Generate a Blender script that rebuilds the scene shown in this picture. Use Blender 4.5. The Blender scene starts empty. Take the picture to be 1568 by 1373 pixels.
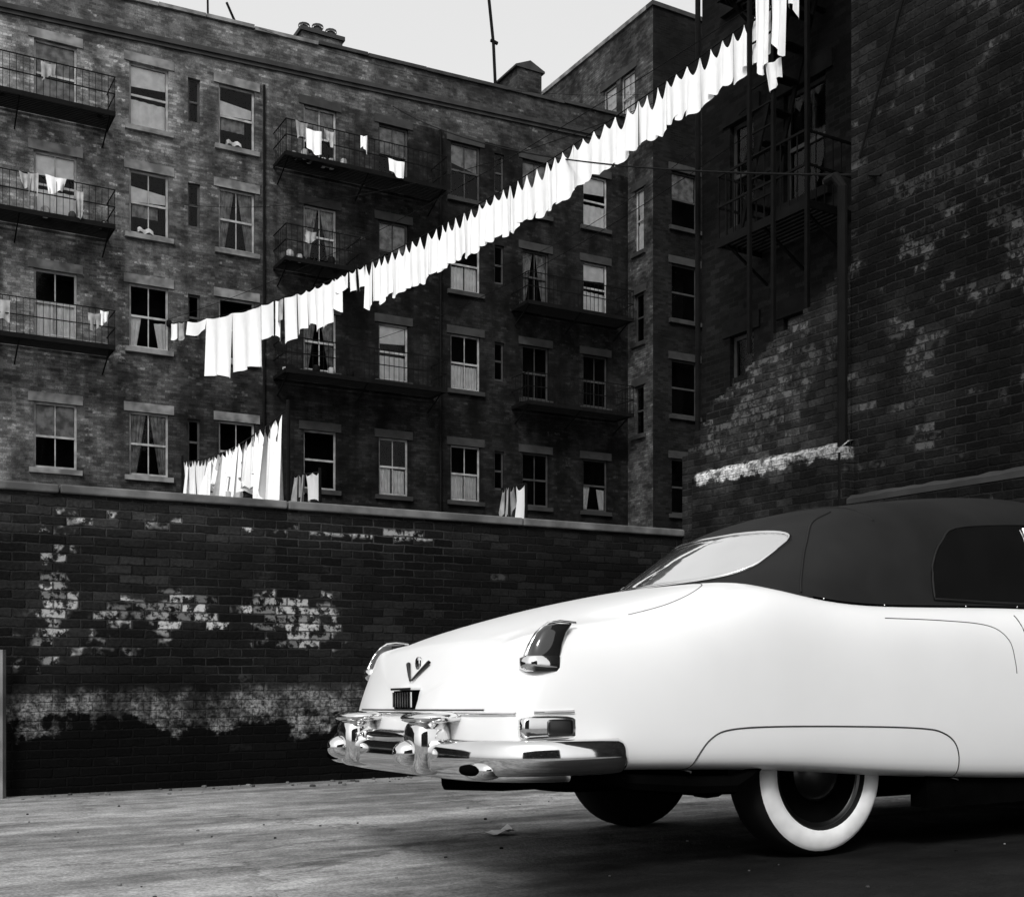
import bpy, bmesh, math, random
from mathutils import Vector, Matrix
from mathutils.bvhtree import BVHTree
random.seed(7)
scene = bpy.context.scene
R = random.random
def U(a, b): return a + (b - a) * random.random()

# ------------------------------------------------------------------ materials
class NT:
    def __init__(s, name):
        s.mat = bpy.data.materials.new(name); s.mat.use_nodes = True
        s.t = s.mat.node_tree; s.n = s.t.nodes; s.l = s.t.links
        s.b = s.n["Principled BSDF"]
    def put(s, sock, v):
        if isinstance(v, bpy.types.NodeSocket): s.l.new(v, sock)
        else:
            try: sock.default_value = v
            except Exception: sock.default_value = (v, v, v, 1)
    def m(s, op, a, b=None, c=None, clamp=False):
        n = s.n.new("ShaderNodeMath"); n.operation = op; n.use_clamp = clamp
        s.put(n.inputs[0], a)
        if b is not None: s.put(n.inputs[1], b)
        if c is not None: s.put(n.inputs[2], c)
        return n.outputs[0]
    def ramp(s, v, a, b, c=0.0, d=1.0, smooth=True):
        n = s.n.new("ShaderNodeMapRange"); n.clamp = True
        if smooth: n.interpolation_type = 'SMOOTHSTEP'
        s.put(n.inputs[0], v); s.put(n.inputs[1], a); s.put(n.inputs[2], b); s.put(n.inputs[3], c); s.put(n.inputs[4], d)
        return n.outputs[0]
    def mix(s, f, a, b):
        n = s.n.new("ShaderNodeMix"); n.data_type = 'FLOAT'; n.clamp_factor = True
        s.put(n.inputs[0], f); s.put(n.inputs[2], a); s.put(n.inputs[3], b)
        return n.outputs[0]
    def noise(s, vec, scale, detail=3.0, rough=.55):
        n = s.n.new("ShaderNodeTexNoise"); n.inputs["Scale"].default_value = scale
        n.inputs["Detail"].default_value = detail; n.inputs["Roughness"].default_value = rough
        if vec is not None: s.l.new(vec, n.inputs["Vector"])
        return n.outputs[0]
    def obj(s):
        n = s.n.new("ShaderNodeTexCoord"); return n.outputs["Object"]
    def sep(s, v):
        n = s.n.new("ShaderNodeSeparateXYZ"); s.l.new(v, n.inputs[0]); return n.outputs
    def comb(s, x, y, z):
        n = s.n.new("ShaderNodeCombineXYZ"); s.put(n.inputs[0], x); s.put(n.inputs[1], y); s.put(n.inputs[2], z); return n.outputs[0]
    def color(s, v):
        s.l.new(v, s.b.inputs["Base Color"])
    def bump(s, h, dist, strength=1.0):
        n = s.n.new("ShaderNodeBump"); n.inputs["Distance"].default_value = dist; n.inputs["Strength"].default_value = strength
        s.l.new(h, n.inputs["Height"]); s.l.new(n.outputs[0], s.b.inputs["Normal"])

def simple(name, g, rough=.6, metal=0.0, var=.25, scale=6.0, spec=.5, coat=0.0, bumpd=0.0, detail=2):
    t = NT(name); o = t.obj()
    n = t.noise(o, scale, detail)
    t.color(t.m('MULTIPLY', t.ramp(n, .3, .7, 1 - var, 1 + var), g))
    t.b.inputs["Roughness"].default_value = rough
    t.b.inputs["Metallic"].default_value = metal
    t.b.inputs["Specular IOR Level"].default_value = spec
    t.b.inputs["Coat Weight"].default_value = coat
    t.b.inputs["Coat Roughness"].default_value = .04
    if bumpd: t.bump(t.noise(o, scale * 4, 2), bumpd)
    return t.mat

def brick(name, dark, light, mortar, bright=.5, patches=(), sprinkle=0.0, ugrad=None, bw=.205, bh=.075, rel=.012, extra=None, big=.6, pw=2.0, streak=False, midamp=.0):
    t = NT(name); o = t.obj(); x, y, z = t.sep(o)
    wf = t.noise(o, 5.0, 1)
    u = t.m('ADD', t.m('ADD', x, y), t.m('MULTIPLY', wf, .03))
    v = t.m('ADD', z, t.m('MULTIPLY', wf, .022))
    vr = t.m('DIVIDE', v, bh); row = t.m('FLOOR', vr); fv = t.m('SUBTRACT', vr, row)
    uo = t.m('ADD', t.m('DIVIDE', u, bw), t.m('MULTIPLY', t.m('MODULO', row, 2.0), .5))
    col = t.m('FLOOR', uo); fu = t.m('SUBTRACT', uo, col)
    du = t.m('MULTIPLY', t.m('MINIMUM', fu, t.m('SUBTRACT', 1.0, fu)), bw)
    dv = t.m('MULTIPLY', t.m('MINIMUM', fv, t.m('SUBTRACT', 1.0, fv)), bh)
    d = t.m('MINIMUM', du, dv)
    fine = t.noise(o, 36.0, 2, .65)
    d = t.m('ADD', d, t.m('MULTIPLY', t.m('SUBTRACT', fine, .5), .018))
    mort = t.ramp(d, .003, .010, 1.0, 0.0)
    wnz = t.n.new("ShaderNodeTexWhiteNoise"); wnz.noise_dimensions = '2D'
    t.l.new(t.comb(col, row, 0.0), wnz.inputs["Vector"])
    r1 = wnz.outputs["Value"]; cs = t.n.new("ShaderNodeSeparateColor"); t.l.new(wnz.outputs["Color"], cs.inputs[0]); r2 = cs.outputs[1]
    lowf = t.noise(o, .35, 2, .6)
    midf = t.noise(o, 1.7, 4, .65)
    c = t.mix(t.m('POWER', r1, pw), dark, light)
    c = t.m('MULTIPLY', c, t.ramp(lowf, .35, .65, 1 - big, 1 + big))
    if midamp: c = t.m('MULTIPLY', c, t.ramp(midf, .36, .66, 1 - midamp, 1 + midamp*1.6))
    if streak:
        strk = t.noise(t.comb(t.m('MULTIPLY', u, 1.6), 0.0, t.m('MULTIPLY', z, .14)), 1.0, 2, .6)
        c = t.m('MULTIPLY', c, t.ramp(strk, .35, .62, .5, 1.3))
    c = t.m('MULTIPLY', c, t.ramp(fine, .3, .7, .7, 1.3))
    c = t.mix(t.m('MULTIPLY', mort, .8), c, t.m('MULTIPLY', t.ramp(midf, .35, .65, .3, 1.6), mortar))
    msk = sprinkle
    for (uc, vc, ru, rv, amp) in patches:
        a = t.m('DIVIDE', t.m('SUBTRACT', u, uc), ru); b = t.m('DIVIDE', t.m('SUBTRACT', v, vc), rv)
        e = t.m('SUBTRACT', 1.0, t.m('ADD', t.m('MULTIPLY', a, a), t.m('MULTIPLY', b, b)))
        e = t.m('MULTIPLY', t.m('MAXIMUM', e, 0.0), amp)
        msk = t.m('MAXIMUM', msk, e)
    if patches or sprinkle:
        ero = t.noise(o, 13.0, 3, .7)
        msk = t.m('MULTIPLY', msk, t.ramp(midf, .38, .62, .15, 1.4))
        hit = t.ramp(t.m('SUBTRACT', msk, t.m('ADD', t.m('MULTIPLY', r2, .75), .12)), -.05, .2)
        hit = t.m('MULTIPLY', hit, t.ramp(ero, .43, .56, 0.0, 1.0))
        hit = t.m('MULTIPLY', hit, t.m('SUBTRACT', 1.0, t.m('MULTIPLY', mort, .8)))
        c = t.mix(hit, c, t.m('MULTIPLY', t.ramp(r1, 0, 1, .25, 1.0), bright))
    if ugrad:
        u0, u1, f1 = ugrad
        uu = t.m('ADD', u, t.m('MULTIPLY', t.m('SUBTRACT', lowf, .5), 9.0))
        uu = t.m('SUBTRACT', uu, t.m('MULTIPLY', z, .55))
        c = t.m('MULTIPLY', c, t.ramp(uu, u0, u1, 1.0, f1))  # soot plus courtyard light fall-off, painted into the brick colour along u
    if extra: c = extra(t, c, u, v, midf, fine, o)
    t.color(c)
    t.b.inputs["Roughness"].default_value = .9
    t.b.inputs["Specular IOR Level"].default_value = .1
    if rel: t.bump(t.m('ADD', t.m('MULTIPLY', t.m('SUBTRACT', 1.0, mort), .8), t.m('ADD', t.m('MULTIPLY', fine, .5), t.m('MULTIPLY', r1, .4))), rel)
    return t.mat

# ------------------------------------------------------------------ mesh builder
class MB:
    def __init__(s): s.v = []; s.f = []; s.mi = []; s.mats = []
    def mat(s, m):
        if m not in s.mats: s.mats.append(m)
        return s.mats.index(m)
    def face(s, pts, m):
        i = len(s.v); s.v += [tuple(p) for p in pts]; s.f.append(tuple(range(i, i + len(pts)))); s.mi.append(s.mat(m))
    def box(s, x0, x1, y0, y1, z0, z1, m):
        i = len(s.v)
        s.v += [(x0,y0,z0),(x1,y0,z0),(x1,y1,z0),(x0,y1,z0),(x0,y0,z1),(x1,y0,z1),(x1,y1,z1),(x0,y1,z1)]
        for f in ((0,3,2,1),(4,5,6,7),(0,1,5,4),(1,2,6,5),(2,3,7,6),(3,0,4,7)):
            s.f.append(tuple(i + k for k in f)); s.mi.append(s.mat(m))
    def beam(s, a, b, w, m, h=None):
        a = Vector(a); b = Vector(b); d = (b - a)
        if d.length < 1e-6: return
        d.normalize(); up = Vector((0,0,1)) if abs(d.z) < .95 else Vector((0,1,0))
        sx = d.cross(up).normalized() * w / 2; sz = sx.cross(d).normalized() * (h or w) / 2
        i = len(s.v)
        for p in (a, b):
            for q in ((-1,-1),(1,-1),(1,1),(-1,1)): s.v.append(tuple(p + sx*q[0] + sz*q[1]))
        for f in ((0,1,2,3),(7,6,5,4),(0,4,5,1),(1,5,6,2),(2,6,7,3),(3,7,4,0)):
            s.f.append(tuple(i + k for k in f)); s.mi.append(s.mat(m))
    def tube(s, pts, r, m, n=6, closed=False):
        pts = [Vector(p) for p in pts]; N = len(pts); i0 = len(s.v)
        for k, p in enumerate(pts):
            if closed: d = pts[(k+1) % N] - pts[k-1]
            else: d = pts[min(k+1, N-1)] - pts[max(k-1, 0)]
            d.normalize(); up = Vector((0,0,1)) if abs(d.z) < .9 else Vector((1,0,0))
            a = d.cross(up).normalized(); b = a.cross(d)
            rr = r[k] if isinstance(r, (list, tuple)) else r
            for j in range(n):
                t = 2*math.pi*j/n; s.v.append(tuple(p + a*math.cos(t)*rr + b*math.sin(t)*rr))
        for k in range(N if closed else N-1):
            for j in range(n):
                a = i0 + k*n + j; b = i0 + k*n + (j+1) % n; k2 = (k+1) % N
                s.f.append((a, b, i0 + k2*n + (j+1) % n, i0 + k2*n + j)); s.mi.append(s.mat(m))
    def grid(s, fn, nu, nv, m):
        i0 = len(s.v)
        for a in range(nu+1):
            for b in range(nv+1): s.v.append(tuple(fn(a/nu, b/nv)))
        for a in range(nu):
            for b in range(nv):
                k = i0 + a*(nv+1) + b
                s.f.append((k, k+1, k+nv+2, k+nv+1)); s.mi.append(s.mat(m))
    def lathe(s, prof, c, axis_sign, n, mats):
        i0 = len(s.v)
        for (r, o) in prof:
            for j in range(n):
                t = 2*math.pi*j/n; s.v.append((c[0] + r*math.cos(t), c[1] + axis_sign*o, c[2] + r*math.sin(t)))
        for k in range(len(prof)-1):
            for j in range(n):
                s.f.append((i0+k*n+j, i0+k*n+(j+1)%n, i0+(k+1)*n+(j+1)%n, i0+(k+1)*n+j)); s.mi.append(s.mat(mats[k]))
    def blob(s, c, r, e, m, n=20, rows=12):
        i0 = len(s.v)
        f = lambda w: math.copysign(abs(w)**e, w)
        for a in range(rows+1):
            ph = -math.pi/2 + math.pi*a/rows
            for j in range(n):
                t = 2*math.pi*j/n
                s.v.append((c[0]+r[0]*f(math.cos(ph))*f(math.cos(t)), c[1]+r[1]*f(math.cos(ph))*f(math.sin(t)), c[2]+r[2]*f(math.sin(ph))))
        for a in range(rows):
            for j in range(n):
                s.f.append((i0+a*n+j, i0+a*n+(j+1)%n, i0+(a+1)*n+(j+1)%n, i0+(a+1)*n+j)); s.mi.append(s.mat(m))
    def build(s, name, parent=None, smooth=False, weld=False):
        me = bpy.data.meshes.new(name); me.from_pydata(s.v, [], s.f)
        for m in s.mats: me.materials.append(m)
        for p, i in zip(me.polygons, s.mi): p.material_index = i; p.use_smooth = smooth
        if weld:
            bm = bmesh.new(); bm.from_mesh(me); bmesh.ops.remove_doubles(bm, verts=bm.verts, dist=1e-5)
            bmesh.ops.recalc_face_normals(bm, faces=bm.faces); bm.to_mesh(me); bm.free()
        me.update()
        ob = bpy.data.objects.new(name, me); scene.collection.objects.link(ob)
        if parent: ob.parent = parent
        return ob
def empty(name, loc=(0,0,0), rot=(0,0,0)):
    e = bpy.data.objects.new(name, None); scene.collection.objects.link(e)
    e.location = loc; e.rotation_euler = rot; e.empty_display_size = .3
    return e

CAM = .83
A_B = math.atan2(.494, .869)
SL = .03
# ------------------------------------------------------------------ ground
def ground_mat():
    t = NT("asphalt_ground"); o = t.obj(); x, y, z = t.sep(o)
    st = t.comb(t.m('MULTIPLY', x, .35), t.m('MULTIPLY', y, 1.6), z)
    a = t.noise(st, 1.1, 5, .7); f = t.noise(o, 60, 2, .7); g = t.noise(o, 6.0, 4, .6)
    c = t.m('MULTIPLY', t.ramp(a, .34, .66, .5, 1.4), .24)
    c = t.m('MULTIPLY', c, t.ramp(g, .3, .7, .78, 1.22))
    c = t.m('MULTIPLY', c, t.ramp(f, .3, .7, .7, 1.3))
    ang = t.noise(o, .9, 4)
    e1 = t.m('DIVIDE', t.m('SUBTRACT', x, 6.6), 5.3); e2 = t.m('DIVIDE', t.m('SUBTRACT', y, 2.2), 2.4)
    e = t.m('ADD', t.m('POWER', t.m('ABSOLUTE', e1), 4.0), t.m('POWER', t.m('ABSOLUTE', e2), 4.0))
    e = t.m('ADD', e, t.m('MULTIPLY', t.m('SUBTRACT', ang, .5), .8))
    c = t.m('MULTIPLY', c, t.ramp(e, .4, 1.35, .03, 1.0))  # dark patch around the car: soft shadow painted into the asphalt colour
    vo = t.n.new("ShaderNodeTexVoronoi"); vo.feature = 'DISTANCE_TO_EDGE'; vo.inputs["Scale"].default_value = .45
    wv = t.comb(t.m('ADD', x, t.m('MULTIPLY', g, .9)), t.m('ADD', y, t.m('MULTIPLY', a, .9)), 0.0); t.l.new(wv, vo.inputs["Vector"])
    c = t.m('MULTIPLY', c, t.ramp(vo.outputs[0], .002, .012, .6, 1.0))
    t.color(c); t.b.inputs["Roughness"].default_value = .85; t.b.inputs["Specular IOR Level"].default_value = .12
    t.bump(t.m('ADD', f, t.m('MULTIPLY', g, 2.0)), .006)
    return t.mat
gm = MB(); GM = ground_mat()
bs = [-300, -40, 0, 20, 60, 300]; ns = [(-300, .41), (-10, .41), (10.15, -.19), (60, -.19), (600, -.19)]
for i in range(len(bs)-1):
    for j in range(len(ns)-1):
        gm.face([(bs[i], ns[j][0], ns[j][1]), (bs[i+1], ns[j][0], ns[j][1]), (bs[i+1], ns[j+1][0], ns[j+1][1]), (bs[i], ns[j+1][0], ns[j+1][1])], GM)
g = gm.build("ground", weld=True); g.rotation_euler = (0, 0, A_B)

# ------------------------------------------------------------------ rear yard wall
def wall_extra(t, c, u, v, midf, fine, o):
    er2 = t.noise(o, 2.6, 5, .65); er3 = t.noise(o, 8.0, 4, .7)
    edge = t.m('ADD', v, t.m('MULTIPLY', t.m('SUBTRACT', er2, .5), 1.15))
    band = t.m('MULTIPLY', t.ramp(edge, .52, .60), t.ramp(t.m('ADD', v, t.m('MULTIPLY', er2, .35)), 1.06, .93))
    band = t.m('MULTIPLY', band, t.ramp(u, 3.9, 3.2))
    band = t.m('MULTIPLY', band, t.m('MULTIPLY', t.ramp(midf, .38, .60, .1, 1.0), t.ramp(er3, .36, .62, .05, 1.0)))
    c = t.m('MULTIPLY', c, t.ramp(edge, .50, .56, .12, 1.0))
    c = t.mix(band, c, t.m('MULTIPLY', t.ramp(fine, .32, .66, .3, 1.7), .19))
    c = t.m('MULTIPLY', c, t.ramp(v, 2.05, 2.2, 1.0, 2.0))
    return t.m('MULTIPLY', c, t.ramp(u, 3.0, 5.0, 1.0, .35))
wz = lambda rel: rel + CAM + .19
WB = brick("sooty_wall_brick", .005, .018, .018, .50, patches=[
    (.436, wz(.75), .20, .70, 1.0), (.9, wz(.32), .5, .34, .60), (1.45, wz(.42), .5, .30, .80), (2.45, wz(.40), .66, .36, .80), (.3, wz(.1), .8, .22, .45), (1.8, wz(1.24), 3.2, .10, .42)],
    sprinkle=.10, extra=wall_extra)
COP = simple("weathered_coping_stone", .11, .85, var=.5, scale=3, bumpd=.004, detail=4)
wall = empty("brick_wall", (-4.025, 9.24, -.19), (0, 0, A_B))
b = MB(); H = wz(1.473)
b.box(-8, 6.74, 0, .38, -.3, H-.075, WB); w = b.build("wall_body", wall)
b = MB(); xx = -8.0
for L in (4.2, 4.24, 1.9, 2.4, 2.2, 1.78):
    b.box(xx+.006, min(xx+L-.006, 6.72), -.04, .42, H-.072+U(-.004,.004), H+U(-.004,.004), COP); xx += L
co = b.build("coping", wall)
bm_ = co.modifiers.new("bevel", 'BEVEL'); bm_.width = .012; bm_.segments = 2

# ------------------------------------------------------------------ shared building materials
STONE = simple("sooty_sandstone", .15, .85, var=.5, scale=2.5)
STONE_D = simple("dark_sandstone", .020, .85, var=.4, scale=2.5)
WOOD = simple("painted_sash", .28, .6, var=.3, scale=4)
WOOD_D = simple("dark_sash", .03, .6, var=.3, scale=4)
IRON = simple("black_iron", .004, .8, var=.3, spec=.1)
DARK = simple("dark_interior", .004, .9, spec=.1)
TAR = simple("tar_roof", .03, .9)
CURT = simple("curtain_cloth", .9, .85, var=.1, scale=5)
CURT_D = simple("grey_curtain", .26, .85, var=.5, scale=5)
LINEN = simple("white_linen", .9, .85, var=.03, scale=5)
LINEN_G = simple("grey_linen", .30, .85, var=.3, scale=5)
def glass_mat():
    t = NT("window_glass"); tr = t.n.new("ShaderNodeBsdfTransparent"); tr.inputs[0].default_value = (.93,.93,.93,1)
    gl = t.n.new("ShaderNodeBsdfGlossy"); gl.inputs["Roughness"].default_value = .06; gl.inputs[0].default_value = (.6,.6,.6,1)
    lw = t.n.new("ShaderNodeFresnel"); lw.inputs[0].default_value = 1.35
    mx = t.n.new("ShaderNodeMixShader"); t.l.new(lw.outputs[0], mx.inputs[0]); t.l.new(tr.outputs[0], mx.inputs[1]); t.l.new(gl.outputs[0], mx.inputs[2])
    out = [k for k in t.n if k.type == 'OUTPUT_MATERIAL'][0]; t.l.new(mx.outputs[0], out.inputs[0]); return t.mat
GLASS = glass_mat()

def open_wall(mb, x0, x1, z0, z1, ops, m, depth=.24):
    xs = sorted(set([x0, x1] + [v for o in ops for v in o[:2]])); zs = sorted(set([z0, z1] + [v for o in ops for v in o[2:4]]))
    xs = [v for v in xs if x0 <= v <= x1]; zs = [v for v in zs if z0 <= v <= z1]
    for i in range(len(xs)-1):
        for j in range(len(zs)-1):
            cx, cz = (xs[i]+xs[i+1])/2, (zs[j]+zs[j+1])/2
            if any(o[0] < cx < o[1] and o[2] < cz < o[3] for o in ops): continue
            mb.face([(xs[i],0,zs[j]),(xs[i+1],0,zs[j]),(xs[i+1],0,zs[j+1]),(xs[i],0,zs[j+1])], m)
    for o in ops:
        a, b, c, d = o[:4]
        mb.face([(a,0,c),(a,depth,c),(a,depth,d),(a,0,d)], m); mb.face([(b,0,c),(b,0,d),(b,depth,d),(b,depth,c)], m)
        mb.face([(a,0,d),(a,depth,d),(b,depth,d),(b,0,d)], m); mb.face([(a,0,c),(b,0,c),(b,depth,c),(a,depth,c)], m)

def pleat(mb, x0, x1, z0, z1, y, m, k=4, taper=0.0):
    ph = U(0, 6); sl_ = U(-.04,.04)
    def fn(a, c):
        x = x0 + (x1-x0)*a
        if taper: x = x + taper*(1-c)*(a-.0 if taper < 0 else 1-a)
        return (x, y + .015*math.sin(a*k*6.28+ph) , z0 + (z1-z0)*c + sl_*(a-.5)*c)
    mb.grid(fn, k*5, 3, m)

def window(mb, a, b, c, d, kind, wood=None, stone=None, trim=True):
    wood = wood or WOOD; stone = stone or STONE
    y0, y1 = .08, .12; f = .055; mz = (c+d)/2 + U(-.02,.02)
    mb.box(a, a+f, y0, y1, c, d, wood); mb.box(b-f, b, y0, y1, c, d, wood)
    mb.box(a+f, b-f, y0+.002, y1, d-f, d, wood); mb.box(a+f, b-f, y0+.002, y1, c, c+f*1.3, wood)
    mb.box(a+f, b-f, y0-.01, y1-.01, mz-.028, mz+.028, wood)
    if (b-a) > .7 and R() < .6:
        x = (a+b)/2; mb.box(x-.014, x+.014, y0+.01, y1-.01, c+f, mz-.029, wood); mb.box(x-.014, x+.014, y0+.01, y1-.01, mz+.029, d-f, wood)
    t1 = U(-.004,.004); t2 = U(-.004,.004)
    mb.face([(a+f,.10,c+f),(b-f,.10+t1,c+f),(b-f,.10+t1+t2,mz),(a+f,.10+t2,mz)], GLASS)
    t1 = U(-.004,.004)
    mb.face([(a+f,.098,mz),(b-f,.098+t1,mz),(b-f,.098+t1,d-f),(a+f,.098,d-f)], GLASS)
    mb.face([(a,.75,c),(b,.75,c),(b,.75,d),(a,.75,d)], DARK)
    for q in (((a,.241,c),(a,.75,c),(a,.75,d),(a,.241,d)),((b,.241,c),(b,.241,d),(b,.75,d),(b,.75,c)),((a,.241,d),(a,.75,d),(b,.75,d),(b,.241,d)),((a,.241,c),(b,.241,c),(b,.75,c),(a,.75,c))): mb.face(q, DARK)
    yi = .15; g_ = (a+b)/2
    if kind == 1:
        pleat(mb, a+f, g_-U(.01,.05), c+f, mz-U(0,.12), yi, CURT); pleat(mb, g_+U(.01,.05), b-f, c+f, mz-U(0,.12), yi, CURT)
    elif kind == 2:
        pleat(mb, a+f, g_-.05, c+f, d-f, yi, CURT_D, taper=-.25); pleat(mb, g_+.05, b-f, c+f, d-f, yi, CURT_D, taper=.25)
    elif kind == 3:
        mb.face([(a+f,yi,mz+U(-.1,.25)),(b-f,yi,mz+.05),(b-f,yi,d-f),(a+f,yi,d-f)], CURT_D)
    elif kind == 4:
        mb.face([(a+f,yi,mz+.25),(b-f,yi,mz+.3),(b-f,yi,d-f),(a+f,yi,d-f)], CURT)
        pleat(mb, a+f, b-f, c+f, mz-.1, yi, CURT)
    elif kind == 5:
        mb.face([(a+f,yi,c+.3),(b-f,yi,c+.3),(b-f,yi,d-f),(a+f,yi,d-f)], CURT_D)
        pleat(mb, a+f, b-f, c+f, c+.45, yi+.03, CURT)
    elif kind == 6:
        mb.face([(a+f,yi,mz+.05),(b-f,yi,mz+.1),(b-f,yi,mz+.35),(a+f,yi,mz+.45)], CURT)
        pleat(mb, a+.1, b-.25, mz-.35, mz-.02, yi, CURT_D)
        mb.grid(lambda p, q: (a+.2+.4*p, -.10+.17*q-.02*math.sin(p*9), c+.02+.14*math.sin(q*3.1)+.03*math.sin(p*11)), 8, 5, LINEN_G)
    elif kind == 7:
        pleat(mb, a+f, a+f+.28, c+f, mz, yi, CURT, k=2, taper=-.12); pleat(mb, b-f-.3, b-f, c+f, mz-.1, yi, CURT, k=2, taper=.12)
    if trim:
        mb.box(a-.12, b+.12, -.09, .075, c-.13, c-.003, stone)
        mb.box(a-.14, b+.14, -.03, .07, d+.003, d+.24, stone)

def building_shell(mb, x0, x1, dep, z0, z1, m, roof=None, back=True):
    mb.face([(x0,0,z0),(x0,0,z1),(x0,dep,z1),(x0,dep,z0)], m)
    mb.face([(x1,0,z0),(x1,dep,z0),(x1,dep,z1),(x1,0,z1)], m)
    mb.face([(x0,dep,z0),(x0,dep,z1),(x1,dep,z1),(x1,dep,z0)], m)
    mb.face([(x0,0,z1),(x1,0,z1),(x1,dep,z1),(x0,dep,z1)], roof or TAR)

def fire_escape(mb, x0, x1, zs, dep=1.0, stairs=True, m=None, thin=1.0):
    m = m or IRON
    for k, z in enumerate(zs):
        n = int(dep/.09)
        for i in range(n): yy = -dep + (i+.2)*dep/n; mb.box(x0, x1, yy, yy+.055, z-.02, z, m)
        mb.box(x0-.02, x1+.02, -dep-.03, -dep+.0, z-.10, z+.02, m)
        mb.box(x0-.025, x0-.0, -dep, 0, z-.08, z+.02, m); mb.box(x1, x1+.025, -dep, 0, z-.08, z+.02, m)
        for zz in (z+.45, z+.88):
            hh = .024*thin
            mb.box(x0-.02, x1+.02, -dep-.022, -dep, zz, zz+hh, m)
            mb.box(x0-.02, x0, -dep, 0, zz, zz+hh, m); mb.box(x1, x1+.02, -dep, 0, zz, zz+hh, m)
        nb = int((x1-x0)/.15)
        for i in range(nb+1):
            x = x0 + (x1-x0)*i/nb; r_ = .006*thin; mb.box(x-r_, x+r_, -dep-.018, -dep-.006, z, z+.88, m)
        for i in range(int(dep/.15)):
            yy = -dep + i*.15
            for x in (x0-.01, x1+.01): mb.box(x-.006, x+.006, yy, yy+.012, z, z+.88, m)
        for x in (x0+.1, (x0+x1)/2, x1-.1): mb.beam((x, -dep+.05, z-.06), (x, 0, z-.5), .03, m)
        if stairs and k+1 < len(zs):
            zl = zs[k+1]; xa, xb = (x0+.3, x0+1.5) if k % 2 else (x0+1.5, x0+.3)
            for yy in (-dep+.1, -dep+.5):
                mb.beam((xa, yy, z), (xb, yy, zl), .03, m, .07)
            ns_ = 9
            for i in range(1, ns_):
                f = i/ns_; mb.box(xa+(xb-xa)*f-.08, xa+(xb-xa)*f+.08, -dep+.12, -dep+.48, z+(zl-z)*f-.01, z+(zl-z)*f+.01, m)

# ------------------------------------------------------------------ main tenement
F0 = Vector((-11.65, 30, 0))
ten = empty("brick_tenement", (F0.x, F0.y, 0), (0, 0, A_B))
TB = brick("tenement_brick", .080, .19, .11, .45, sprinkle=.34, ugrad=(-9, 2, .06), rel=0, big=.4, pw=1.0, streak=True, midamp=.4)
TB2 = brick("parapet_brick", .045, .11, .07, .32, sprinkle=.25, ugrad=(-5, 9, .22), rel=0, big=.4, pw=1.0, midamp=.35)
cols = [(-.515,.523),(1.829,2.845),(4.2,5.2),(6.62,7.60),(8.92,9.86),(11.27,12.28),(13.78,14.74),(16.05,16.99)]
rows = [16.78, 13.95, 10.95, 7.58, 4.5]
kinds = [[5,4,6,3,3,3,3,4],[4,6,2,2,3,1,2,4],[1,7,0,2,4,1,0,0],[3,2,0,0,1,1,0,7],[0]*8]
mb = MB(); wb = MB(); ops = []
left = [(-4.3,-3.3),(-7.2,-6.2),(-9.9,-8.9)]
for r, zh in enumerate(rows):
    for c, (a, bb) in enumerate(cols):
        hh = 1.68
        ops.append((a, bb, zh-hh, zh))
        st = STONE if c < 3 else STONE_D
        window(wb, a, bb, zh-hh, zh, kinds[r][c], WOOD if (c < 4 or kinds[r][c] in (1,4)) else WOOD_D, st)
    for (a, bb) in left:
        ops.append((a, bb, zh-1.68, zh)); window(wb, a, bb, zh-1.68, zh, random.choice([0,2,5,1]), WOOD)
    for (a, bb) in [(3.36,3.69),(12.78,13.12)]:
        ops.append((a, bb, zh-1.25, zh-.05)); window(wb, a, bb, zh-1.25, zh-.05, 0, WOOD_D, STONE_D, trim=False)
X1 = 17.82
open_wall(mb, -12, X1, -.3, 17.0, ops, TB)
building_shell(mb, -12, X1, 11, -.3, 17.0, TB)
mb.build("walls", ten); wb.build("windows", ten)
pb = MB()
def ptop(x): return 18.3 + .035*x
def prism(mb, x0, x1, y0, y1, za0, za1, zb0, zb1, m):
    i = len(mb.v)
    mb.v += [(x0,y0,za0),(x1,y0,zb0),(x1,y1,zb0),(x0,y1,za0),(x0,y0,za1),(x1,y0,zb1),(x1,y1,zb1),(x0,y1,za1)]
    for f in ((0,3,2,1),(4,5,6,7),(0,1,5,4),(1,2,6,5),(2,3,7,6),(3,0,4,7)): mb.f.append(tuple(i+k for k in f)); mb.mi.append(mb.mat(m))
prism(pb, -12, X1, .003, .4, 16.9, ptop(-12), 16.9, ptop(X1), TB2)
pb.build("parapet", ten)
pb = MB()
x = -12.0
while x < X1-.01:
    L = min(U(1.2,1.9), X1-x); j = U(-.02,.02)
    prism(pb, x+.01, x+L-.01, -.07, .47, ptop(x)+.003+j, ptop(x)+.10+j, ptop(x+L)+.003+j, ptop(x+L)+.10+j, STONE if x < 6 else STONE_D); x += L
prism(pb, -12, X1, -.10, .002, ptop(-12)-1.05, ptop(-12)-.93, ptop(X1)-.80, ptop(X1)-.68, STONE_D)
prism(pb, -12, X1, -.05, .0025, ptop(-12)-1.15, ptop(-12)-1.053, ptop(X1)-.90, ptop(X1)-.803, STONE_D)
pb.build("cornice", ten)
rb = MB()
def chimney(mb, x, y, w, d, z0, z1, pots=2):
    mb.box(x, x+w, y, y+d, z0, z1, TB2); mb.box(x-.06, x+w+.06, y-.06, y+d+.06, z1+.002, z1+.12, STONE_D)
    for i in range(pots):
        px = x + w*(i+.5)/pots; hh = U(.25,.45)
        mb.tube([(px, y+d/2, z1+.10), (px, y+d/2, z1+hh)], .13, STONE_D, 10); mb.tube([(px, y+d/2, z1+hh-.02), (px, y+d/2, z1+hh+.05)], .17, STONE_D, 10)
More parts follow.
